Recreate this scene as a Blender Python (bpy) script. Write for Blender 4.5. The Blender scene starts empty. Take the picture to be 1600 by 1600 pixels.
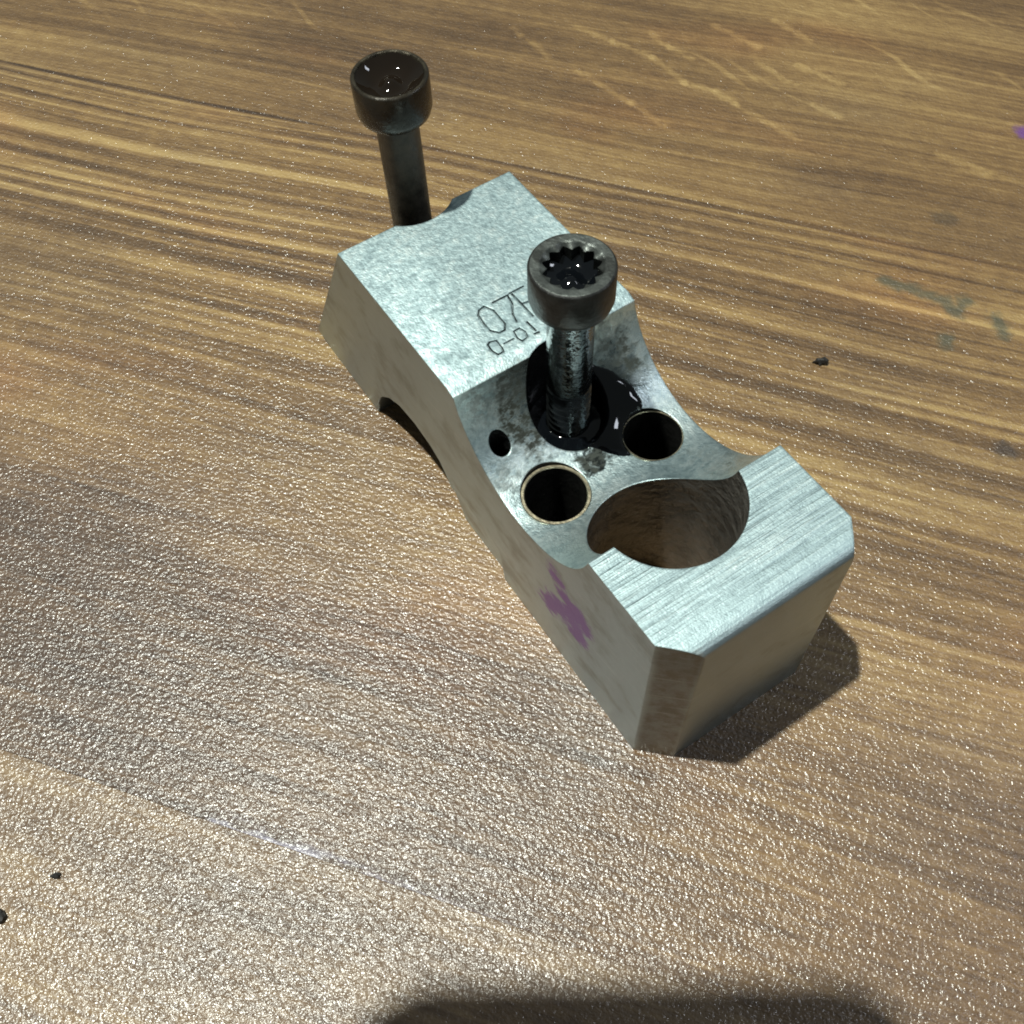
import bpy, bmesh, math, random
from mathutils import Matrix, Vector, noise as mnoise

random.seed(4)
U = 0.034                      # metres per working unit (the block is one unit wide)
SC = bpy.context.scene
COL = SC.collection

# ------------------------------------------------------------------ camera
CAM = Vector((3.617, -1.269, 4.872))
RX = Vector((0.554, 0.832, -0.028)).normalized()      # image right
RY = Vector((0.703, -0.486, -0.519))                  # image down
RY = (RY - RX * RY.dot(RX)).normalized()
RZ = RX.cross(RY).normalized()                        # view direction
cd = bpy.data.cameras.new('camera')
cam = bpy.data.objects.new('camera', cd)
COL.objects.link(cam)
m = Matrix((RX, -RY, -RZ)).transposed().to_4x4()
m.translation = CAM * U
cam.matrix_world = m
cd.sensor_width = 36.0
cd.lens = 36.0 * 1640.0 / 1600.0
cd.clip_start = 0.001
cd.clip_end = 50.0
SC.camera = cam

# ------------------------------------------------------------------ light
w = bpy.data.worlds.new('World')
SC.world = w
w.use_nodes = True
bg = w.node_tree.nodes['Background']
bg.inputs['Color'].default_value = (0.84, 0.96, 0.96, 1)
bg.inputs['Strength'].default_value = 0.125

LDIR = Vector((-0.147, -0.197, 1.0)).normalized()


def area(name, pos, target, shape, size, size_y, energy, color):
    d = bpy.data.lights.new(name, 'AREA')
    d.shape = shape
    d.size = size * U
    if shape == 'RECTANGLE':
        d.size_y = size_y * U
    d.energy = energy
    d.color = color
    o = bpy.data.objects.new(name, d)
    COL.objects.link(o)
    o.location = Vector(pos) * U
    o.rotation_euler = (Vector(target) - Vector(pos)).to_track_quat('-Z', 'Y').to_euler()
    return o


# the bench lamp overhead and a far high window
area('bench_lamp', Vector((1.4, 0.4, 0.8)) + LDIR * 50, (1.4, 0.4, 0.8), 'DISK', 1.3, 0, 35.0, (0.97, 1.0, 0.905))
area('far_window', (14.0, 26.0, 31.0), (1.4, 0.5, 0.8), 'RECTANGLE', 4.5, 9.0, 2.0, (0.84, 0.90, 1.0))

SC.view_settings.view_transform = 'Standard'
SC.view_settings.look = 'None'
SC.view_settings.exposure = 0.0
SC.view_settings.gamma = 1.0
SC.cycles.use_denoising = True
SC.cycles.filter_width = 1.9
SC.cycles.max_bounces = 8
SC.cycles.glossy_bounces = 5
SC.cycles.caustics_reflective = False
SC.cycles.caustics_refractive = False
SC.cycles.sample_clamp_indirect = 4.0


# ------------------------------------------------------------------ node expressions
class V:
    """a socket (or constant) that can be used in arithmetic"""
    def __init__(s, b, sock):
        s.b, s.s = b, sock

    def _m(s, op, o=None, o2=None, clamp=False):
        n = s.b.t.nodes.new('ShaderNodeMath')
        n.operation = op
        n.use_clamp = clamp
        for i, v in enumerate((s, o, o2)):
            if v is None:
                continue
            if isinstance(v, V):
                s.b.t.links.new(v.s, n.inputs[i])
            else:
                n.inputs[i].default_value = v
        return V(s.b, n.outputs[0])

    def __add__(s, o): return s._m('ADD', o)
    __radd__ = __add__
    def __sub__(s, o): return s._m('SUBTRACT', o)
    def __rsub__(s, o): return (s * -1.0) + o
    def __mul__(s, o): return s._m('MULTIPLY', o)
    __rmul__ = __mul__
    def __truediv__(s, o): return s._m('DIVIDE', o)
    def max(s, o): return s._m('MAXIMUM', o)
    def min(s, o): return s._m('MINIMUM', o)
    def abs(s): return s._m('ABSOLUTE')
    def pow(s, o): return s._m('POWER', o)
    def sqrt(s): return s._m('SQRT')
    def clamp(s): return s._m('ADD', 0.0, clamp=True)

    def step(s, a, b):
        """smooth 0..1 between a and b (a may exceed b)"""
        n = s.b.t.nodes.new('ShaderNodeMapRange')
        n.interpolation_type = 'SMOOTHSTEP'
        lo, hi = (a, b) if a < b else (b, a)
        n.inputs['From Min'].default_value = lo
        n.inputs['From Max'].default_value = hi
        n.inputs['To Min'].default_value = 0.0 if a < b else 1.0
        n.inputs['To Max'].default_value = 1.0 if a < b else 0.0
        s.b.t.links.new(s.s, n.inputs['Value'])
        return V(s.b, n.outputs['Result'])


class B:
    """material builder"""
    def __init__(s, name):
        s.m = bpy.data.materials.new(name)
        s.m.use_nodes = True
        s.t = s.m.node_tree
        s.p = s.t.nodes['Principled BSDF']

    def coords(s):
        tc = s.t.nodes.new('ShaderNodeTexCoord')
        mp = s.t.nodes.new('ShaderNodeVectorMath')
        mp.operation = 'SCALE'
        mp.inputs['Scale'].default_value = 1.0 / U
        s.t.links.new(tc.outputs['Object'], mp.inputs[0])
        sp = s.t.nodes.new('ShaderNodeSeparateXYZ')
        s.t.links.new(mp.outputs[0], sp.inputs[0])
        s.vec = mp.outputs[0]
        return [V(s, sp.outputs[i]) for i in range(3)]

    def normal(s):
        g = s.t.nodes.new('ShaderNodeNewGeometry')
        sp = s.t.nodes.new('ShaderNodeSeparateXYZ')
        s.t.links.new(g.outputs['True Normal'], sp.inputs[0])
        return [V(s, sp.outputs[i]) for i in range(3)]

    def noise(s, x, y, z, detail=2.0, rough=0.5, scale=1.0, dist=0.0):
        c = s.t.nodes.new('ShaderNodeCombineXYZ')
        for i, v in enumerate((x, y, z)):
            if isinstance(v, V):
                s.t.links.new(v.s, c.inputs[i])
            else:
                c.inputs[i].default_value = v
        n = s.t.nodes.new('ShaderNodeTexNoise')
        n.inputs['Scale'].default_value = scale
        n.inputs['Detail'].default_value = detail
        n.inputs['Roughness'].default_value = rough
        n.inputs['Distortion'].default_value = dist
        s.t.links.new(c.outputs[0], n.inputs['Vector'])
        return V(s, n.outputs['Fac'])

    def voronoi(s, x, y, z, scale=1.0, feature='F1'):
        c = s.t.nodes.new('ShaderNodeCombineXYZ')
        for i, v in enumerate((x, y, z)):
            if isinstance(v, V):
                s.t.links.new(v.s, c.inputs[i])
            else:
                c.inputs[i].default_value = v
        n = s.t.nodes.new('ShaderNodeTexVoronoi')
        n.feature = feature
        n.inputs['Scale'].default_value = scale
        s.t.links.new(c.outputs[0], n.inputs['Vector'])
        return V(s, n.outputs['Distance'])

    def ramp(s, v, stops):
        n = s.t.nodes.new('ShaderNodeValToRGB')
        e = n.color_ramp.elements
        while len(e) < len(stops):
            e.new(0.5)
        for el, (p, c) in zip(e, stops):
            el.position = p
            el.color = (*c, 1)
        s.t.links.new(v.s, n.inputs[0])
        return n.outputs['Color']

    def mix(s, fac, a, b, mode='MIX'):
        n = s.t.nodes.new('ShaderNodeMix')
        n.data_type = 'RGBA'
        n.blend_type = mode
        n.clamp_factor = True
        for v, sock in ((fac, n.inputs['Factor']), (a, n.inputs['A']), (b, n.inputs['B'])):
            pass
        ins = {'f': n.inputs[0], 'a': n.inputs[6], 'b': n.inputs[7]}
        for k, v in (('f', fac), ('a', a), ('b', b)):
            if isinstance(v, V):
                s.t.links.new(v.s, ins[k])
            elif isinstance(v, (int, float)):
                ins[k].default_value = v
            elif isinstance(v, tuple):
                ins[k].default_value = (*v, 1)
            else:
                s.t.links.new(v, ins[k])
        return n.outputs[2]

    def seg(s, x, y, a, b):
        """distance of (x, y) to the segment a-b"""
        ax, ay = a
        dx, dy = b[0] - ax, b[1] - ay
        l2 = dx * dx + dy * dy
        if l2 < 1e-9:
            return ((x - ax) * (x - ax) + (y - ay) * (y - ay)).sqrt()
        t = (((x - ax) * dx + (y - ay) * dy) / l2).clamp()
        ex, ey = x - ax - t * dx, y - ay - t * dy
        return (ex * ex + ey * ey).sqrt()

    def set(s, name, v):
        i = s.p.inputs[name]
        if isinstance(v, V):
            s.t.links.new(v.s, i)
        elif isinstance(v, tuple):
            i.default_value = (*v, 1)
        elif isinstance(v, (int, float)):
            i.default_value = v
        else:
            s.t.links.new(v, i)

    def bump(s, h, dist, strength=1.0, bevel=0.0):
        n = s.t.nodes.new('ShaderNodeBump')
        n.inputs['Strength'].default_value = strength
        n.inputs['Distance'].default_value = dist * U
        s.t.links.new(h.s, n.inputs['Height'])
        if bevel:
            bv = s.t.nodes.new('ShaderNodeBevel')
            bv.samples = 4
            bv.inputs['Radius'].default_value = bevel * U
            s.t.links.new(bv.outputs[0], n.inputs['Normal'])
        s.t.links.new(n.outputs[0], s.p.inputs['Normal'])


GU = Vector((0.787, 0.617))      # along the wood grain
GV = Vector((-0.617, 0.787))     # across it
SEAM_A, SEAM_B = 2.176, -2.474   # where the printed boards meet


FLECKS = [
        [(-2.48, 2.63), (-2.05, 2.66)],
        [(-1.79, 2.73), (-1.27, 2.83), (-0.92, 2.87)],
        [(-2.21, 3.03), (-1.91, 3.14), (-1.58, 3.27)],
        [(-1.58, 3.27), (-1.22, 3.28), (-1.03, 3.39), (-0.82, 3.42), (-0.28, 3.53)],
        [(-1.81, 3.42), (-1.60, 3.44), (-1.41, 3.49)],
        [(-1.62, 3.87), (-1.22, 3.97)],
        [(-1.08, 3.85), (-0.75, 3.90)],
        [(-0.90, 4.06), (-0.56, 4.17)],
        [(-1.40, 4.28), (-1.06, 4.32)],
        [(0.36, 4.18), (0.70, 4.34)],
        [(-0.50, 3.85), (-0.32, 3.92)],
]


def wood_material(name, seed, kind):
    b = B(name)
    x, y, z = b.coords()
    u = x * GU.x + y * GU.y
    v = x * GV.x + y * GV.y
    wa = b.noise(u * 0.16, v * 0.5, seed, 1.0)
    wb = b.noise(u * 0.55, v * 1.5, seed + 3.1, 2.0)
    vw = v + (wa - 0.5) * 0.45 + (wb - 0.5) * 0.05
    l1 = b.noise(u * 0.07, vw * 3.2, seed + 7.7, 4.0, 0.62)
    l2 = b.noise(u * 0.10, vw * 15.0, seed + 11.3, 3.0, 0.6)
    l3 = b.noise(u * 1.3, vw * 44.0, seed + 19.9, 2.0)
    tone = b.noise(u * 0.35, v * 0.7, seed + 23.0, 2.0)
    mott = b.noise(u * 9.0, v * 16.0, seed + 29.0, 3.0, 0.7)
    lw = b.noise(u * 0.22, v * 0.6, seed + 31.0, 1.0).step(0.36, 0.62)
    hi = (v + (tone - 0.5) * 1.5).step(-0.3, 1.0)
    if kind == 'plain':
        val = (l1 - 0.5) * (hi * 0.35 + 0.25) + (l2 - 0.5) * (lw * 0.35 + hi * 0.72 + 0.42) + (l3 - 0.5) * 0.40 + (tone - 0.5) * 0.45 + (mott - 0.5) * 0.40 + 0.49
    else:
        val = (l1 - 0.5) * 0.55 + (l2 - 0.5) * (lw * 0.35 + 0.15) + (l3 - 0.5) * 0.36 + (tone - 0.5) * 0.60 + (mott - 0.5) * 0.35 + 0.49
    if kind == 'swirl':
        # short golden flecks running askew to the grain
        c, s_ = math.cos(math.radians(10)), math.sin(math.radians(10))
        fu, fv = x * c + y * s_, x * -s_ + y * c
        fv = fv + (b.noise(fu * 1.2, fv * 1.2, seed + 41.0, 1.0) - 0.5) * 0.35
        fl = b.noise(fu * 0.8, fv * 10.0, seed + 37.0, 1.0)
        fleck = fl.step(0.62, 0.72) * (v - (b.noise(u * 0.4, 0.0, seed + 43.0, 1.0) - 0.5) * 1.4).step(2.75, 3.3)
        val = val + fleck * 0.14
        fj = (b.noise(x * 7.0, y * 7.0, seed + 47.0, 3.0, 0.7) - 0.5) * 0.16
        for run in FLECKS:
            for p_, q_ in zip(run, run[1:]):
                val = val + (b.seg(x, y, p_, q_) + fj.abs() + fj * 0.4).step(0.055, 0.012) * 0.15
    if kind == 'plain':
        # dark lines gather in the upper half of the board, golden ones below the seam
        val = val + v.step(0.9, 1.9) * 0.05
        # broad smoky band printed along the near edge of the board, a dark pore line at the far edge
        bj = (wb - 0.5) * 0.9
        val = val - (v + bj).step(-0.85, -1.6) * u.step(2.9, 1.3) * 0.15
        val = val - (v + (mott - 0.5) * 0.03).step(2.12, 2.165) * 0.30
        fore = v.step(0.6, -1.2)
    col = b.ramp(val, [(0.14, (0.052, 0.027, 0.012)), (0.36, (0.143, 0.081, 0.033)),
                       (0.50, (0.222, 0.131, 0.051)), (0.61, (0.305, 0.190, 0.073)),
                       (0.80, (0.45, 0.305, 0.122))])
    if kind == 'plain':
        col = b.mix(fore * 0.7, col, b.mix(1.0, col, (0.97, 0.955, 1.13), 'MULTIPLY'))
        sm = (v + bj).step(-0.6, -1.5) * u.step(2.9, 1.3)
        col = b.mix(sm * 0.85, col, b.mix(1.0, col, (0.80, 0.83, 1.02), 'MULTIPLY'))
    if kind == 'tan':
        col = b.mix(1.0, col, (0.96, 1.01, 1.30), 'MULTIPLY')
    # cooler and redder washes in the print
    wash = b.noise(u * 0.5, v * 1.1, seed + 51.0, 2.0)
    col = b.mix(wash.step(0.50, 0.72) * 0.55, col, b.mix(1.0, col, (0.86, 0.92, 1.12), 'MULTIPLY'))
    col = b.mix(wash.step(0.46, 0.28) * 0.40, col, b.mix(1.0, col, (1.12, 0.86, 0.76), 'MULTIPLY'))
    # stains with a shape of their own
    jit = (b.noise(x * 14.0, y * 14.0, seed, 2.0) - 0.5) * 0.10
    def stain(col, segs, r, c, amt, soft=0.045):
        d = None
        for a_, b_ in segs:
            q = b.seg(x, y, a_, b_)
            d = q if d is None else d.min(q)
        return b.mix((d + jit).step(r + soft, r - soft * 0.5) * amt, col, c)
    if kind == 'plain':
        # pale lilac sheen along the joint, painted into the colour
        sheen = b.seg(x, y, (1.70, -1.80), (2.95, -0.905))
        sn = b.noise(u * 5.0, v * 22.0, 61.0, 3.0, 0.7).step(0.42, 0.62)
        col = b.mix((sheen + jit * 0.3).step(0.075, 0.01) * sn * 0.6, col, (0.46, 0.44, 0.56))
    if kind == 'swirl':
        col = stain(col, [((0.549, 4.82), (0.62, 4.90))], 0.055, (0.16, 0.06, 0.26), 0.9)
        col = stain(col, [((0.799, 3.768), (0.83, 3.79))], 0.05, (0.055, 0.045, 0.032), 0.5)
    if kind == 'plain':
        col = stain(col, [((1.00, 3.08), (1.122, 3.166)), ((1.122, 3.166), (1.319, 3.264)), ((1.319, 3.264), (1.437, 3.252)), ((1.437, 3.252), (1.392, 3.368)),
                          ((1.547, 3.058), (1.56, 3.03)), ((1.60, 3.41), (1.70, 3.36))], 0.030, (0.075, 0.085, 0.058), 0.75)
        col = stain(col, [((2.297, 2.722), (2.31, 2.74))], 0.04, (0.045, 0.033, 0.028), 0.75)
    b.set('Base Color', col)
    # embossed wear layer: fine worm-like relief that glints
    gx = x + (b.noise(x * 16.0, y * 16.0, 2.0, 1.0) - 0.5) * 0.10
    e1 = b.noise(u * 40.0, v * 48.0, 5.0, 2.0, 0.6)
    e2 = b.noise(x * 70.0, y * 70.0, 9.0, 1.0)
    e3 = l2
    b.bump(e1 * 1.0 + e2 * 0.25 + e3 * 0.15, 0.0086, 1.0)
    rr = b.noise(u * 0.8, v * 1.4, 77.0, 2.0)
    b.set('Roughness', 0.42 + rr * 0.10)
    b.set('Coat Weight', 1.0)
    b.set('Coat IOR', 1.54)
    b.set('Coat Roughness', 0.19)
    b.t.links.new(b.p.inputs['Normal'].links[0].from_socket, b.p.inputs['Coat Normal'])
    b.set('Specular IOR Level', 0.6)
    return b.m


def metal_material(name, region):
    """bare machined aluminium; region 'skin' carries the milled top, channel and side finishes"""
    b = B(name)
    x, y, z = b.coords()
    nx, ny, nz = b.normal()
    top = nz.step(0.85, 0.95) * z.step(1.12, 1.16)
    nearp = x.step(1.98, 2.02)
    farp = x.step(1.10, 1.06)
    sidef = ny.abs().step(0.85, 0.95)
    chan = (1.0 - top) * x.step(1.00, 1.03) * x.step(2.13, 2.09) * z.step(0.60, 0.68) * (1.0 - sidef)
    mo = b.noise(x * 22.0, y * 17.0, z * 18.0, 4.0, 0.65, dist=0.4)
    mo2 = b.noise(x * 44.0, y * 52.0, z * 44.0, 2.0, 0.6)
    br = b.noise(x * 30.0, y * 1.2, z * 2.0, 3.0, 0.7)
    br2 = b.noise(x * 95.0, y * 2.5, z * 2.0, 2.0, 0.6)
    big = b.noise(x * 2.5, y * 2.5, z * 2.5, 2.0)
    fine = b.noise(x * 120.0, y * 120.0, z * 120.0, 1.0)
    patch = b.noise(x * 4.0, y * 5.0, 3.0, 3.0).step(0.42, 0.60)
    lines = top * nearp * (x.step(2.62, 2.40) * 0.75 + 0.25)
    spots = (mo - 0.5) * 1.5 + (mo2 - 0.5) * 0.8
    shade = 0.5 + (top * farp) * spots * 0.88 + lines * ((br - 0.5) * 1.5 + (br2 - 0.5) * 0.9) * 0.62 \
        + top * nearp * spots * 0.25 + (1.0 - top) * (spots * 0.22 + (big - 0.5) * 0.45) + chan * (spots * 0.40 + (big - 0.5) * 0.5 + 0.16)
    col = b.ramp(shade, [(0.05, (0.22, 0.30, 0.325)), (0.35, (0.39, 0.505, 0.53)), (0.55, (0.535, 0.675, 0.70)), (0.85, (0.78, 0.90, 0.90))])
    col = b.mix((1.0 - top) * (1.0 - chan) * 0.85, col, b.mix(0.80, col, (0.36, 0.40, 0.42)))  # side and end faces darkened in colour to stand for their shade

    def blob(cx, cy, r, soft=0.06, jitter=0.25):
        d = b.seg(x, y, (cx, cy), (cx, cy))
        return (d + (mo - 0.5) * jitter).step(r + soft, r - soft)
    # grime: olive black mottling by the step, specks right of the bolt, scuffs round the sleeves
    gr = blob(1.17, 0.24, 0.10).max(blob(1.27, 0.27, 0.08)).max(blob(1.09, 0.27, 0.10) * 0.9).max(blob(1.09, 0.11, 0.08) * 0.55)
    gr = gr.max(blob(1.47, 0.47, 0.07, 0.04) * 0.9).max(blob(1.53, 0.54, 0.03, 0.03) * 0.9)
    gr = gr.max(blob(1.17, 0.90, 0.08) * 0.95).max(blob(1.36, 0.075, 0.08) * 0.6).max(blob(1.42, 0.16, 0.07) * 0.45)
    gr = gr.max(blob(1.76, 0.87, 0.10) * 0.6).max(blob(1.88, 0.85, 0.08) * 0.6).max(blob(1.10, 0.80, 0.06) * 0.5)
    speck = b.noise(x * 26.0, y * 15.0, z * 26.0, 3.0, 0.7).step(0.38, 0.56)
    gr = gr * speck * chan
    col = b.mix(gr, col, (0.028, 0.030, 0.022))
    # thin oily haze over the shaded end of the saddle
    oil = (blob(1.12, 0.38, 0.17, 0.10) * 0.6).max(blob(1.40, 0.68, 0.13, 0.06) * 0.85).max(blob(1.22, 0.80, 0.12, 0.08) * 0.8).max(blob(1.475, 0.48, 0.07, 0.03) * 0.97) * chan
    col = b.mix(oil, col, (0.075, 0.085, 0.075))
    # stained corner chamfer, grubby foot
    corner = x.step(2.50, 2.53) * y.step(0.15, 0.12) * (1.0 - top)
    tar = b.noise(x * 11.0, y * 11.0, z * 10.0, 5.0, 0.7)
    col = b.mix(corner * (0.50 + tar.step(0.38, 0.66) * 0.35), col, (0.145, 0.108, 0.062))
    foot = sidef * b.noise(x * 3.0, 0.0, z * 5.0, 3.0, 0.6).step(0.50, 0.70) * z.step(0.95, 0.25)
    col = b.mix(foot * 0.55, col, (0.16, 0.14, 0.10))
    scr = b.noise(x * 3.0 + z * 1.2, 4.0, z * 60.0 - x * 8.0, 2.0, 0.6).step(0.60, 0.70) * (1.0 - top) * (1.0 - chan)
    col = b.mix(scr * 0.35, col, (0.62, 0.66, 0.66))
    smear = b.noise(x * 2.2, y * 2.2, z * 3.4, 4.0, 0.7).step(0.50, 0.66) * (1.0 - top) * (1.0 - chan)
    col = b.mix(smear * 0.45, col, (0.17, 0.165, 0.14))
    # dark nicks on the top
    nick = top * farp * b.noise(x * 9.0, y * 12.0, 8.0, 2.0).step(0.70, 0.76)
    col = b.mix(nick * 0.5, col, (0.20, 0.22, 0.20))
    # purple layout ink on the left flank
    jit = (b.noise(x * 7.0, 3.0, z * 16.0, 4.0, 0.7) - 0.5) * 0.30
    ink = (b.seg(x, z, (1.841, 0.763), (1.895, 0.72)) + 0.035).min(b.seg(x, z, (1.93, 0.66), (2.06, 0.63)))
    ink = ink.min(b.seg(x, z, (1.80, 0.40), (1.97, 0.56))).min(b.seg(x, z, (1.97, 0.56), (2.00, 0.60))).min(b.seg(x, z, (1.97, 0.53), (2.03, 0.45)))
    inkm = (ink + jit).step(0.095, 0.045) * ny.step(-0.8, -0.9)
    col = b.mix(inkm * 0.85, col, (0.21, 0.045, 0.34))
    b.set('Base Color', col)
    b.set('Metallic', 1.0 - (gr * 0.8).max(inkm * 0.85).max(corner * 0.35))
    rough = 0.56 + (big - 0.5) * 0.10 - (1.0 - top) * (1.0 - chan) * 0.15 - chan * 0.11 - oil * 0.20 - chan * 0.04 + (mo2 - 0.5) * 0.12 - top * farp * (mo - 0.5) * 0.35
    b.set('Roughness', rough.max(0.22))
    h = (1.0 - sidef * 0.6) * (mo * (top * farp * 0.06 + 0.08) + mo2 * (top * farp * 0.10 + 0.07)) + lines * (br * 1.0 + br2 * 0.4) + fine * 0.10
    b.bump(h, 0.014, 0.8, bevel=0.012)
    return b.m


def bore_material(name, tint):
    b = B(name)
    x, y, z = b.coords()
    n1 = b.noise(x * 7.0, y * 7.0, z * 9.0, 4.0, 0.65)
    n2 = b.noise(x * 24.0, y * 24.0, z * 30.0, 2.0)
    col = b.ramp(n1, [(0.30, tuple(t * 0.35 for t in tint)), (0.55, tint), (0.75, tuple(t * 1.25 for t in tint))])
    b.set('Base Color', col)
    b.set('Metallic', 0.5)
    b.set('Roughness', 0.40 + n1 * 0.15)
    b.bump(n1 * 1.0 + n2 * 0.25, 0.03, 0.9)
    return b.m


def simple(name, col, metallic, rough, var=0.25, bumpd=0.006, scale=18.0, spec=0.5, bevel=0.0, patches=None):
    b = B(name)
    x, y, z = b.coords()
    n1 = b.noise(x, y, z, 4.0, 0.65, scale=scale)
    n2 = b.noise(x, y, z, 2.0, 0.5, scale=scale * 5)
    lo = tuple(c * (1 - var) for c in col)
    hi = tuple(min(1, c * (1 + var)) for c in col)
    c = b.ramp(n1, [(0.32, lo), (0.68, hi)])
    if patches:
        pm = b.noise(x, y, z, 3.0, 0.6, scale=scale * 0.5).step(0.52, 0.62)
        c = b.mix(pm, c, patches)
    b.set('Base Color', c)
    b.set('Metallic', metallic)
    b.set('Roughness', rough + (n1 - 0.5) * 0.25)
    b.set('Specular IOR Level', spec)
    b.bump(n1 + n2 * 0.3, bumpd, 0.8, bevel=bevel)
    return b.m


def oil_material(name, col):
    b = B(name)
    x, y, z = b.coords()
    n1 = b.noise(x * 7.0, y * 7.0, z * 7.0, 1.0)
    b.set('Base Color', col)
    b.set('Roughness', 0.035)
    b.set('Specular IOR Level', 0.55)
    b.set('IOR', 1.48)
    b.bump(n1, 0.02, 0.5)
    return b.m


M = {
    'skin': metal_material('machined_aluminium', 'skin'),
    'bore': bore_material('bounce_tinted_cast_bore', (0.195, 0.178, 0.158)),  # brown tint paints the table's bounced light onto the bore wall
    'hole': bore_material('dark_drilled_wall', (0.022, 0.023, 0.024)),  # near-black colour paints the shade inside the drilled holes
    'stamp': simple('stamped_groove_shade', (0.30, 0.36, 0.37), 0.9, 0.5, 0.75, 0.006, 30.0),  # groove faces painted dark; the high lamp alone would not shade them
    'sleeve': simple('sleeve_brass_steel', (0.70, 0.62, 0.44), 1.0, 0.34, 0.18, 0.003),
    'sleeve_in': simple('sleeve_inner_dark', (0.05, 0.05, 0.048), 0.7, 0.35, 0.3),  # inner face of the sleeve, hole shade painted into the colour
    'bolt_brown': simple('oily_brown_black_steel', (0.034, 0.027, 0.018), 0.25, 0.28, 0.5, 0.004, 14.0, 0.55, 0.012, (0.030, 0.027, 0.022)),
    'rim_brown': simple('worn_brown_rim', (0.075, 0.064, 0.045), 0.6, 0.34, 0.55, 0.006, 16.0, 0.5, 0.012, (0.035, 0.030, 0.022)),
    'shank_brown': simple('worn_dark_shank', (0.115, 0.103, 0.082), 0.1, 0.5, 0.5, 0.006, 12.0, 0.5),
    'bolt_grey': simple('greasy_grey_steel', (0.15, 0.165, 0.155), 0.70, 0.40, 0.35, 0.006, 16.0, 0.5, 0.012, (0.07, 0.075, 0.07)),
    'head_side': simple('black_oxide_head', (0.035, 0.036, 0.035), 0.5, 0.42, 0.45, 0.006, 12.0, 0.5, 0.010, (0.05, 0.050, 0.048)),
    'socket_dark': simple('oily_socket_wall', (0.020, 0.022, 0.021), 0.3, 0.25, 0.5, 0.004),
    'thread': simple('wet_thread_steel', (0.085, 0.097, 0.103), 0.9, 0.15, 0.5, 0.009, 9.0, 0.5, 0.0, (0.012, 0.014, 0.015)),
    'oil': oil_material('black_engine_oil', (0.0035, 0.0045, 0.006)),
    'oil_brown': oil_material('brown_engine_oil', (0.012, 0.008, 0.005)),
    'crumb': simple('black_grit', (0.022, 0.021, 0.020), 0.1, 0.6, 0.4, 0.01, 20.0),
    'core': simple('table_core', (0.16, 0.10, 0.055), 0.0, 0.7, 0.2),
    'phone': simple('phone_shell', (0.03, 0.03, 0.032), 0.0, 0.3, 0.1, 0.0),
    'glass': simple('lens_glass', (0.01, 0.01, 0.012), 0.0, 0.08, 0.1, 0.0),
}


# ------------------------------------------------------------------ mesh helpers
def link(name, me, parent=None, mats=()):
    o = bpy.data.objects.new(name, me)
    COL.objects.link(o)
    for k in mats:
        me.materials.append(M[k] if isinstance(k, str) else k)
    if parent is not None:
        o.parent = parent
    return o


def finish(me, angle=32):
    me.polygons.foreach_set('use_smooth', [True] * len(me.polygons))
    me.set_sharp_from_angle(angle=math.radians(angle))
    me.update()


def from_bm(bm, name, angle=32):
    bmesh.ops.recalc_face_normals(bm, faces=bm.faces)
    me = bpy.data.meshes.new(name)
    bm.to_mesh(me)
    bm.free()
    finish(me, angle)
    return me


def tag(o, label=None, cat=None, group=None, kind=None):
    for k, v in (('label', label), ('category', cat), ('group', group), ('kind', kind)):
        if v:
            o[k] = v
    return o


def prism_xz(pts, y0, y1, bm=None):
    """polygon in the x-z plane pushed along y"""
    bm = bm or bmesh.new()
    a = [bm.verts.new((x, y0, z)) for x, z in pts]
    b = [bm.verts.new((x, y1, z)) for x, z in pts]
    bm.faces.new(a)
    bm.faces.new(b[::-1])
    n = len(pts)
    for i in range(n):
        bm.faces.new((a[i], b[i], b[(i + 1) % n], a[(i + 1) % n]))
    return bm


def prism_xy(pts, z0, z1, bm=None):
    bm = bm or bmesh.new()
    a = [bm.verts.new((x, y, z0)) for x, y in pts]
    b = [bm.verts.new((x, y, z1)) for x, y in pts]
    bm.faces.new(a)
    bm.faces.new(b[::-1])
    n = len(pts)
    for i in range(n):
        bm.faces.new((a[i], b[i], b[(i + 1) % n], a[(i + 1) % n]))
    return bm


def circle(cx, cy, r, n=64):
    return [(cx + r * math.cos(2 * math.pi * i / n), cy + r * math.sin(2 * math.pi * i / n)) for i in range(n)]


def lathe(profile, n=64, cap=True, bm=None):
    """profile: (r, z) from bottom to top; closed when ends have r = 0"""
    bm = bm or bmesh.new()
    rings = []
    for r, z in profile:
        if r < 1e-6:
            rings.append([bm.verts.new((0, 0, z))])
        else:
            rings.append([bm.verts.new((r * math.cos(2 * math.pi * i / n), r * math.sin(2 * math.pi * i / n), z)) for i in range(n)])
    for A, C in zip(rings, rings[1:]):
        for i in range(n):
            j = (i + 1) % n
            if len(A) == 1 and len(C) == 1:
                continue
            if len(A) == 1:
                bm.faces.new((A[0], C[i], C[j]))
            elif len(C) == 1:
                bm.faces.new((A[i], A[j], C[0]))
            else:
                bm.faces.new((A[i], A[j], C[j], C[i]))
    return bm


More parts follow.
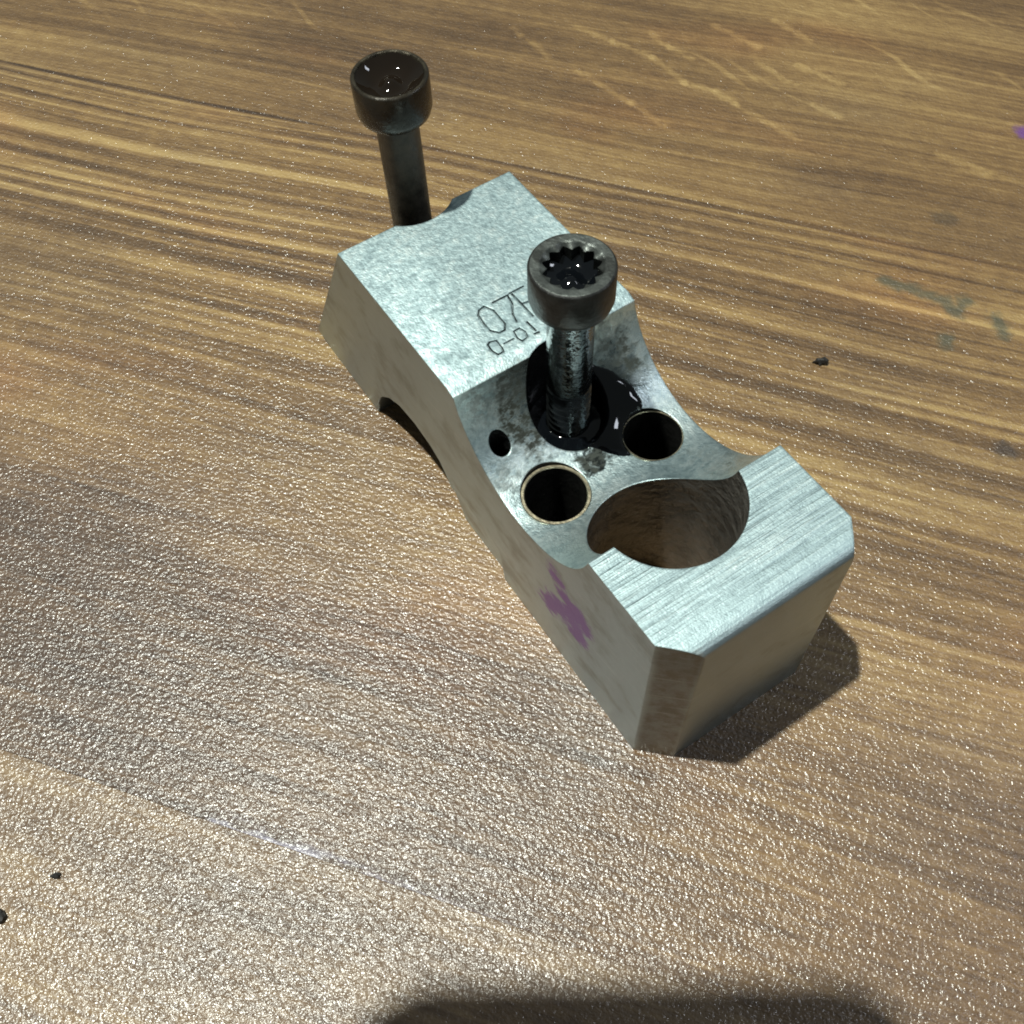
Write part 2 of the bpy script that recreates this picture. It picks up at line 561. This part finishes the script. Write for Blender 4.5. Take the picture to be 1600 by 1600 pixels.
# ------------------------------------------------------------------ the table
tbm = bmesh.new()
corners = []
for uu, vv in ((-14, -11.7), (14, -11.7), (14, 11.4), (-14, 11.4)):
    p = GU * uu + GV * vv
    corners.append((p.x, p.y))
prism_xy(corners, -0.75, -0.102, tbm)
table = link('tabletop', from_bm(tbm, 'tabletop'), None, ['core'])
tag(table, kind='structure')
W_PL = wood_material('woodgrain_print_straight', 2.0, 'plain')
W_SW = wood_material('woodgrain_print_flecked', 5.0, 'swirl')
W_TN = wood_material('woodgrain_print_tan', 9.4, 'tan')
edges = [-11.7, SEAM_B - 4.65, SEAM_B, SEAM_A, SEAM_A + 4.65, 11.4]
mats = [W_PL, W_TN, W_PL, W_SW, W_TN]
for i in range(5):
    v0, v1 = edges[i] + 0.0003, edges[i + 1] - 0.0003
    e = 0.006 if i == 3 else 0.001
    bm = bmesh.new()
    prof = [(v0, -0.10), (v1, -0.10), (v1, -e), (v1 - e, 0.0), (v0 + e, 0.0), (v0, -e)]
    ends = []
    for uu in (-14, 14):
        ends.append([bm.verts.new(((GU * uu + GV * v).x, (GU * uu + GV * v).y, z)) for v, z in prof])
    a, c = ends
    bm.faces.new(a)
    bm.faces.new(c[::-1])
    for k in range(6):
        bm.faces.new((a[k], c[k], c[(k + 1) % 6], a[(k + 1) % 6]))
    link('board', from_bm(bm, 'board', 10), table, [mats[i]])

# ------------------------------------------------------------------ the block
H = 1.198
XC, ZC, RC = 1.56, 1.33, 0.527
prof = [(-0.57, 0.0), (0.07, 0.0)]
prof += [(0.098, 0.115), (0.14, 0.20), (0.189, 0.268), (0.284, 0.358), (0.41, 0.425), (0.57, 0.447), (0.723, 0.428),
         (0.81, 0.385), (0.875, 0.310), (0.925, 0.215), (0.958, 0.105), (0.972, 0.0)]
prof += [(2.64, 0.0), (2.64, 1.150), (2.634, 1.168), (2.620, 1.181), (2.600, 1.190), (2.570, 1.196), (2.545, H)]
a0 = math.asin((H - ZC) / RC)
zs = H - 0.018
a1 = math.pi - math.asin((zs - ZC) / RC)
a1 = -math.pi - math.asin((zs - ZC) / RC)
N = 44
for i in range(N + 1):
    a = a0 + (a1 - a0) * i / N
    prof.append((XC + RC * math.cos(a), ZC + RC * math.sin(a)))
prof += [(1.004, H), (0.0, H), (-0.30, 0.665), (-0.655, 0.035)]
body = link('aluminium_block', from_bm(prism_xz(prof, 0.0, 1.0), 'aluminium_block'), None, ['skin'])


def cutter(bm, mat):
    me = from_bm(bm, 'cut')
    return link('cut', me, None, [mat])


cuts = []
# corner chamfers of the near end
cuts.append(cutter(prism_xy([(2.503, -0.0), (2.64, 0.136), (2.80, 0.136 + 0.159), (2.80, -0.2), (2.503 - 0.20, -0.2)], -0.3, 1.5), 'skin'))
cuts.append(cutter(prism_xy([(2.500, 1.0), (2.30, 1.20), (2.80, 1.20), (2.80, 0.735), (2.64, 0.895)], -0.3, 1.5), 'skin'))
# scoop at the arch foot, left flank
bm = bmesh.new()
vs = [bm.verts.new(p) for p in ((0.90, -0.02, 0.34), (1.37, -0.02, 0.26), (1.41, -0.02, -0.06), (0.86, -0.02, -0.06),
                                (0.93, 0.004, 0.32), (1.36, 0.004, 0.25), (1.40, 0.032, -0.06), (0.87, 0.032, -0.06))]
bmesh.ops.convex_hull(bm, input=vs)
cuts.append(cutter(bm, 'skin'))
# bores
cuts.append(cutter(prism_xy(circle(2.015, 0.450, 0.327, 96), -0.2, 1.6), 'bore'))
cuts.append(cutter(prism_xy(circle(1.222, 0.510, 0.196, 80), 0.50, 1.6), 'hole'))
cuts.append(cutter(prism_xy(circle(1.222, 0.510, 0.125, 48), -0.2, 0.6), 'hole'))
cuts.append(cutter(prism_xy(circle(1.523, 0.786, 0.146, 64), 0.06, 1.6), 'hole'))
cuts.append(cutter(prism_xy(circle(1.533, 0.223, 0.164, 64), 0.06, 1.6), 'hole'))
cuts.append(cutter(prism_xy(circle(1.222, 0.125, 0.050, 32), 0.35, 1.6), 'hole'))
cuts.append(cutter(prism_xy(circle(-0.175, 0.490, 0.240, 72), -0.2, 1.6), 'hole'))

# stamped characters: 07F over 0-01, upright towards the far end
strokes = [
    [(0.701, 0.365), (0.694, 0.397), (0.740, 0.420), (0.790, 0.419), (0.839, 0.419), (0.870, 0.398), (0.870, 0.367), (0.832, 0.339), (0.783, 0.339), (0.724, 0.346), (0.701, 0.365)],
    [(0.698, 0.442), (0.699, 0.528)], [(0.707, 0.523), (0.756, 0.514), (0.811, 0.480), (0.86, 0.470)],
    [(0.695, 0.538), (0.695, 0.617)], [(0.705, 0.546), (0.788, 0.549), (0.874, 0.550)], [(0.783, 0.553), (0.791, 0.600)],
    [(0.899, 0.285), (0.890, 0.301), (0.900, 0.331), (0.951, 0.329), (0.973, 0.322), (0.974, 0.293), (0.937, 0.281), (0.899, 0.285)],
    [(0.935, 0.350), (0.936, 0.402)],
    [(0.900, 0.426), (0.899, 0.458), (0.931, 0.469), (0.965, 0.459), (0.970, 0.426), (0.944, 0.418), (0.900, 0.426)],
    [(0.888, 0.508), (0.954, 0.512)], [(0.967, 0.495), (0.970, 0.519)],
]
bm = bmesh.new()
k = 0
for st in strokes:
    big_ = len(st) > 8 or any(p[0] < 0.87 for p in st)
    wd = 0.0065 if big_ else 0.0052
    for p, q in zip(st, st[1:]):
        p, q = Vector(p), Vector(q)
        d = (q - p).normalized()
        n = Vector((-d.y, d.x))
        p, q = p - d * 0.003, q + d * 0.003
        k += 1
        wj = wd * random.uniform(0.8, 1.25)
        dp = 0.013 + 0.0007 * (k % 7)
        e = 0.0003 * (k % 5)
        top_ = [p + n * wj, q + n * wj, q - n * wj, p - n * wj]
        bot = [p + n * wj * 0.25, q + n * wj * 0.25, q - n * wj * 0.25, p - n * wj * 0.25]
        ring = [bm.verts.new((t.x, t.y, H + 0.01 + e)) for t in top_]
        ringb = [bm.verts.new((t.x, t.y, H - dp)) for t in bot]
        bm.faces.new(ring)
        bm.faces.new(ringb[::-1])
        for i in range(4):
            bm.faces.new((ring[i], ringb[i], ringb[(i + 1) % 4], ring[(i + 1) % 4]))
stampc = cutter(bm, 'stamp')
for c in cuts + [stampc]:
    md = body.modifiers.new('cut', 'BOOLEAN')
    md.operation = 'DIFFERENCE'
    md.solver = 'EXACT'
    md.object = c
    if c is stampc:
        md.use_self = True
    try:
        md.material_mode = 'TRANSFER'
    except Exception:
        pass
dg = bpy.context.evaluated_depsgraph_get()
new = bpy.data.meshes.new_from_object(body.evaluated_get(dg))
body.modifiers.clear()
old = body.data
body.data = new
new.name = 'aluminium_block'
finish(new, 28)
print('block', len(new.vertices), 'verts', [m_.name for m_ in new.materials if m_])
for c in cuts + [stampc]:
    bpy.data.objects.remove(c)
tag(body, 'bare aluminium block with a hollowed saddle, round bores and characters stamped on its far top', 'engine part')


def at_xy(bm, x, y):
    for v in bm.verts:
        v.co.x += x
        v.co.y += y
    return bm


def sleeve(cx, cy, ri, ro, z0, z1):
    bm = lathe([(ri, z0), (ro, z0), (ro, z1 - 0.004), (ro - 0.004, z1), (ri + 0.004, z1), (ri, z1 - 0.004)], 64)
    # close the ring
    bm.verts.ensure_lookup_table()
    n = 64
    vs_ = bm.verts[:]
    A, C = vs_[:n], vs_[5 * n:6 * n]
    for i in range(n):
        j = (i + 1) % n
        f = bm.faces.new((A[i], C[i], C[j], A[j]))
        f.material_index = 1
    at_xy(bm, cx, cy)
    return link('dowel_sleeve', from_bm(bm, 'dowel_sleeve'), body, ['sleeve', 'sleeve_in'])


sleeve(1.533, 0.223, 0.1445, 0.1635, 0.10, 0.810)
sleeve(1.523, 0.786, 0.1395, 0.1455, 0.10, 0.810)


# ------------------------------------------------------------------ oil in the block
def inside(poly, x, y):
    c = False
    for (x0, y0), (x1, y1) in zip(poly, poly[1:] + poly[:1]):
        if (y0 > y) != (y1 > y) and x < (x1 - x0) * (y - y0) / (y1 - y0) + x0:
            c = not c
    return c


def edge_dist(poly, x, y):
    best = 9
    for (x0, y0), (x1, y1) in zip(poly, poly[1:] + poly[:1]):
        dx, dy = x1 - x0, y1 - y0
        t = max(0, min(1, ((x - x0) * dx + (y - y0) * dy) / (dx * dx + dy * dy)))
        best = min(best, math.hypot(x - x0 - t * dx, y - y0 - t * dy))
    return best if inside(poly, x, y) else -best


def chan_z(x):
    return ZC - math.sqrt(max(1e-4, RC * RC - (x - XC) ** 2))


FILMS = [
    [(1.130, 0.60), (1.145, 0.706), (1.194, 0.785), (1.273, 0.842), (1.337, 0.852), (1.376, 0.830), (1.40, 0.77), (1.44, 0.70), (1.52, 0.655),
     (1.548, 0.629), (1.523, 0.587), (1.474, 0.551), (1.419, 0.505), (1.37, 0.49), (1.33, 0.52), (1.27, 0.60), (1.20, 0.64)],
]
bm = bmesh.new()
STP = 0.008
grid = {}
for fi, poly in enumerate(FILMS):
    xs = [p[0] for p in poly]
    ys = [p[1] for p in poly]
    for i in range(int((max(xs) - min(xs)) / STP) + 5):
        for j in range(int((max(ys) - min(ys)) / STP) + 5):
            x = min(xs) - 0.016 + i * STP
            y = min(ys) - 0.016 + j * STP
            wob = 0.007 * (mnoise.noise(Vector((x * 18, y * 18, fi))))
            d = edge_dist(poly, x, y) + wob
            rh = math.hypot(x - 1.222, y - 0.51)
            d = min(d, math.hypot(x - 1.523, y - 0.786) - 0.147)
            if fi:
                d = min(d, rh - 0.197)
            elif rh < 0.150:
                continue
            if d < -0.014:
                continue
            hmax = 0.022 if fi == 0 else 0.009
            q = max(-1.0, d / 0.055)
            h = hmax * (math.sqrt(max(0.0, 1 - (1 - min(1, q)) ** 2)) if q > 0 else q * 0.6) - 0.0015
            # settles a little deeper in the low side of the saddle
            zz = chan_z(x) + h
            if rh < 0.215:
                # over the rim of the counterbore the film sinks into the pool
                k_ = max(0.0, min(1.0, (rh - 0.150) / 0.044))
                k_ = k_ * k_ * (3 - 2 * k_)
                zz = 0.8045 * (1 - k_) + zz * k_
            grid[(fi, i, j)] = bm.verts.new((x, y, zz))
for (fi, i, j), v in list(grid.items()):
    q = [grid.get((fi, i, j)), grid.get((fi, i + 1, j)), grid.get((fi, i + 1, j + 1)), grid.get((fi, i, j + 1))]
    if all(q):
        bm.faces.new(q)
film = link('oil_film', from_bm(bm, 'oil_film', 80), body, ['oil'])

# pool standing in the counterbore, its surface climbing the wall and the screw
bm = bmesh.new()
rs = [0.106, 0.110, 0.118, 0.13, 0.15, 0.17, 0.182, 0.189, 0.1945]
prev = None
for r in rs:
    z = 0.806 + 0.005 * math.exp(-(r - 0.106) / 0.010) + 0.004 * math.exp(-(0.1945 - r) / 0.008)
    ring = [bm.verts.new((1.222 + r * math.cos(2 * math.pi * i / 72), 0.51 + r * math.sin(2 * math.pi * i / 72), z)) for i in range(72)]
    if prev:
        for i in range(72):
            bm.faces.new((prev[i], prev[(i + 1) % 72], ring[(i + 1) % 72], ring[i]))
    prev = ring
pool = link('oil_pool', from_bm(bm, 'oil_pool', 80), body, ['oil'])


# ------------------------------------------------------------------ the two socket screws
def make_screw(base, top_z, lean, spin, grey, label):
    """head with a twelve-point socket, plain shank and threaded end, standing on its tip"""
    root = bpy.data.objects.new('socket_screw', None)
    COL.objects.link(root)
    root.empty_display_size = 0.01
    R, HH, SR = 0.180, 0.225, 0.103
    L = top_z
    zb = L - HH
    # head shell: outside, rim, chamfer into the socket
    n = 96
    bm = lathe([(SR - 0.004, zb), (0.125, zb), (0.150, zb + 0.006), (0.170, zb + 0.026), (R, zb + 0.060), (R, L - 0.012), (R - 0.003, L - 0.005), (R - 0.010, L)], n)
    for f in bm.faces:
        f.material_index = 0
    bm.verts.ensure_lookup_table()
    rim = bm.verts[7 * n:8 * n]
    # socket mouth ring (round), star ring below it
    rin = 0.132 if grey else 0.159
    mouth = [bm.verts.new((rin * math.cos(2 * math.pi * i / n), rin * math.sin(2 * math.pi * i / n), L - 0.002)) for i in range(n)]
    ch_ = []
    star, starb = [], []
    for i in range(n):
        a = 2 * math.pi * i / n
        ph = (i % 8) / 8.0
        tri = abs(ph - 0.5) * 2          # 12 triangular teeth
        r = 0.100 + 0.025 * tri
        star.append(bm.verts.new((r * math.cos(a), r * math.sin(a), L - (0.020 if grey else 0.125))))
        starb.append(bm.verts.new((r * math.cos(a), r * math.sin(a), L - 0.150)))
    floor = [bm.verts.new((0.060 * math.cos(2 * math.pi * i / n), 0.060 * math.sin(2 * math.pi * i / n), L - 0.165)) for i in range(n)]
    cen = bm.verts.new((0, 0, L - 0.19))
    for i in range(n):
        j = (i + 1) % n
        bm.faces.new((rim[i], rim[j], mouth[j], mouth[i])).material_index = 1
        bm.faces.new((mouth[i], mouth[j], star[j], star[i])).material_index = 1
        bm.faces.new((star[i], star[j], starb[j], starb[i])).material_index = 2
        bm.faces.new((starb[i], starb[j], floor[j], floor[i])).material_index = 2
        bm.faces.new((floor[i], floor[j], cen)).material_index = 2
    head = link('head', from_bm(bm, 'head', 30), root,
                ['head_side', 'bolt_grey', 'socket_dark'] if grey else ['bolt_brown', 'rim_brown', 'socket_dark'])
    # shank
    zt = 1.12 if grey else 0.95
    bm = lathe([(0, zt - 0.02), (SR - 0.004, zt - 0.02), (SR, zt + 0.005), (SR, zb - 0.03), (SR + 0.006, zb + 0.004)], 56)
    link('shank', from_bm(bm, 'shank', 40), root, ['thread' if grey else 'shank_brown'])
    # thread: a real helix
    bm = bmesh.new()
    pitch = 0.042
    nn = 40
    z0 = 0.03
    turns = int((zt - z0) / pitch)
    rows = []
    steps = 4
    for s_ in range(turns * steps + 1):
        row = []
        for i in range(nn):
            a = 2 * math.pi * i / nn
            zz = z0 + pitch * s_ / steps + pitch * i / nn
            ph = s_ % steps
            r = (SR - 0.013, SR - 0.006, SR + 0.001, SR - 0.006)[ph]
            row.append(bm.verts.new((r * math.cos(a), r * math.sin(a), min(zz, zt))))
        rows.append(row)
    for si in range(len(rows) - 1):
        for i in range(nn - 1):
            bm.faces.new((rows[si][i], rows[si][i + 1], rows[si + 1][i + 1], rows[si + 1][i]))
        if si + steps < len(rows) - 1:
            bm.faces.new((rows[si][nn - 1], rows[si + steps][0], rows[si + 1 + steps][0], rows[si + 1][nn - 1]))
    link('thread', from_bm(bm, 'thread', 50), root, ['thread' if grey else 'shank_brown'])
    bm = lathe([(0, 0.0), (SR - 0.030, 0.0), (SR - 0.013, 0.020), (SR - 0.013, zt)], 40)
    link('thread_core', from_bm(bm, 'thread_core', 40), root, ['thread' if grey else 'shank_brown'])
    # oil standing in the socket
    prof_o = []
    if grey:
        ro, zo, sag, bulge, bw = 0.123, L - 0.066, 0.040, 0.030, 0.042
    else:
        ro, zo, sag, bulge, bw = 0.164, L - 0.003, 0.078, 0.046, 0.048
    bm = bmesh.new()
    ctr = None
    prev = None
    for q in range(15):
        f = q / 14.0
        r = ro * f
        zz = zo - sag * (1 - f ** 2.2) + bulge * math.exp(-(r / bw) ** 2)
        if q == 0:
            ctr = bm.verts.new((0, 0, zz))
            continue
        ring = []
        for i in range(n):
            a = 2 * math.pi * i / n
            rr = r * (1 + (0.04 * f * mnoise.noise(Vector((math.cos(a) * 1.6, math.sin(a) * 1.6, 3))) if not grey else 0))
            wob = 0.010 * mnoise.noise(Vector((rr * math.cos(a) * 13, rr * math.sin(a) * 13, 7.0 + 2.3 * grey)))
            ring.append(bm.verts.new((rr * math.cos(a), rr * math.sin(a), zz + wob * (1 - f * f))))
        for i in range(n):
            j = (i + 1) % n
            if prev is None:
                bm.faces.new((ctr, ring[i], ring[j]))
            else:
                bm.faces.new((prev[i], ring[i], ring[j], prev[j]))
        prev = ring
    link('oil', from_bm(bm, 'oil', 80), root, ['oil' if grey else 'oil_brown'])
    root.location = Vector(base) * U
    root.rotation_euler = (lean[0], lean[1], spin)
    tag(root, label, 'bolt', 'two socket screws standing upright at the metal block')
    return root


make_screw((-0.20, 0.525, 0.0), 1.875, (math.radians(1.0), math.radians(0.1), 0), 0.4, False,
           'brown black socket screw brimming with dark oil, upright in the notch at the block end')
make_screw((1.222, 0.510, 0.0), 1.84, (0, 0, 0), 0.2, True,
           'grey black socket screw with visible socket teeth, upright in the oily hole mid block')

# ------------------------------------------------------------------ crumbs of dirt on the table
def crumb(x, y, sx, sy, sz, ang, seed, label):
    bm = bmesh.new()
    bmesh.ops.create_icosphere(bm, subdivisions=2, radius=1.0)
    for v in bm.verts:
        f = 1 + 0.9 * mnoise.noise(v.co * 1.7 + Vector((seed, seed * 2, 0)))
        v.co = Vector((v.co.x * sx * f, v.co.y * sy * f, max(-0.6, v.co.z) * sz * f))
    zmin = min(v.co.z for v in bm.verts)
    for v in bm.verts:
        v.co.z -= zmin
    bmesh.ops.rotate(bm, verts=bm.verts, cent=(0, 0, 0), matrix=Matrix.Rotation(ang, 3, 'Z'))
    o = link('dirt_crumb', from_bm(bm, 'dirt_crumb', 15), None, ['crumb'])
    o.location = Vector((x, y, 0.001)) * U
    tag(o, label, 'crumb', 'black crumbs of dirt lying on the table')
    return o


crumb(1.259, 2.324, 0.040, 0.021, 0.022, 0.9, 1.0, 'black crumb of dirt on the wood table to the right of the upright bolts')
crumb(1.535, -2.79, 0.034, 0.022, 0.020, 0.2, 2.0, 'larger black crumb at the left edge near the front corner of the table')
crumb(1.51, -2.517, 0.022, 0.013, 0.012, 1.0, 3.0, 'smaller black crumb a little in from the left edge near the front corner')

# ------------------------------------------------------------------ the phone that takes the picture (it throws the shadow at the front)
def phone():
    root = bpy.data.objects.new('smartphone', None)
    COL.objects.link(root)
    bm = bmesh.new()
    x0, x1, y0, y1, r = -2.08, 0.04, -1.185, 3.50, 0.34
    pts = []
    for cx, cy, a_ in ((x1 - r, y1 - r, 0), (x0 + r, y1 - r, 90), (x0 + r, y0 + r, 180), (x1 - r, y0 + r, 270)):
        for i in range(9):
            a = math.radians(a_ + i * 90 / 8)
            pts.append((cx + r * math.cos(a), cy + r * math.sin(a)))
    prism_xy(pts, -0.40, -0.16, bm)
    me = from_bm(bm, 'shell')
    link('shell', me, root, ['phone'])
    bm = lathe([(0, 0), (0.16, 0), (0.17, 0.01), (0.17, 0.06), (0, 0.06)], 40)
    for v in bm.verts:
        v.co.z -= 0.158
    link('lens', from_bm(bm, 'lens'), root, ['glass'])
    mm = Matrix((RX, RY, RZ)).transposed().to_4x4()
    mm.translation = CAM * U
    root.matrix_world = mm
    tag(root, 'dark smartphone held over the table to take the picture', 'phone')


phone()

# ------------------------------------------------------------------ working units -> metres
done = set()
for o in bpy.data.objects:
    if o.type == 'MESH' and o.data.name not in done:
        done.add(o.data.name)
        o.data.transform(Matrix.Scale(U, 4))
        o.data.update()
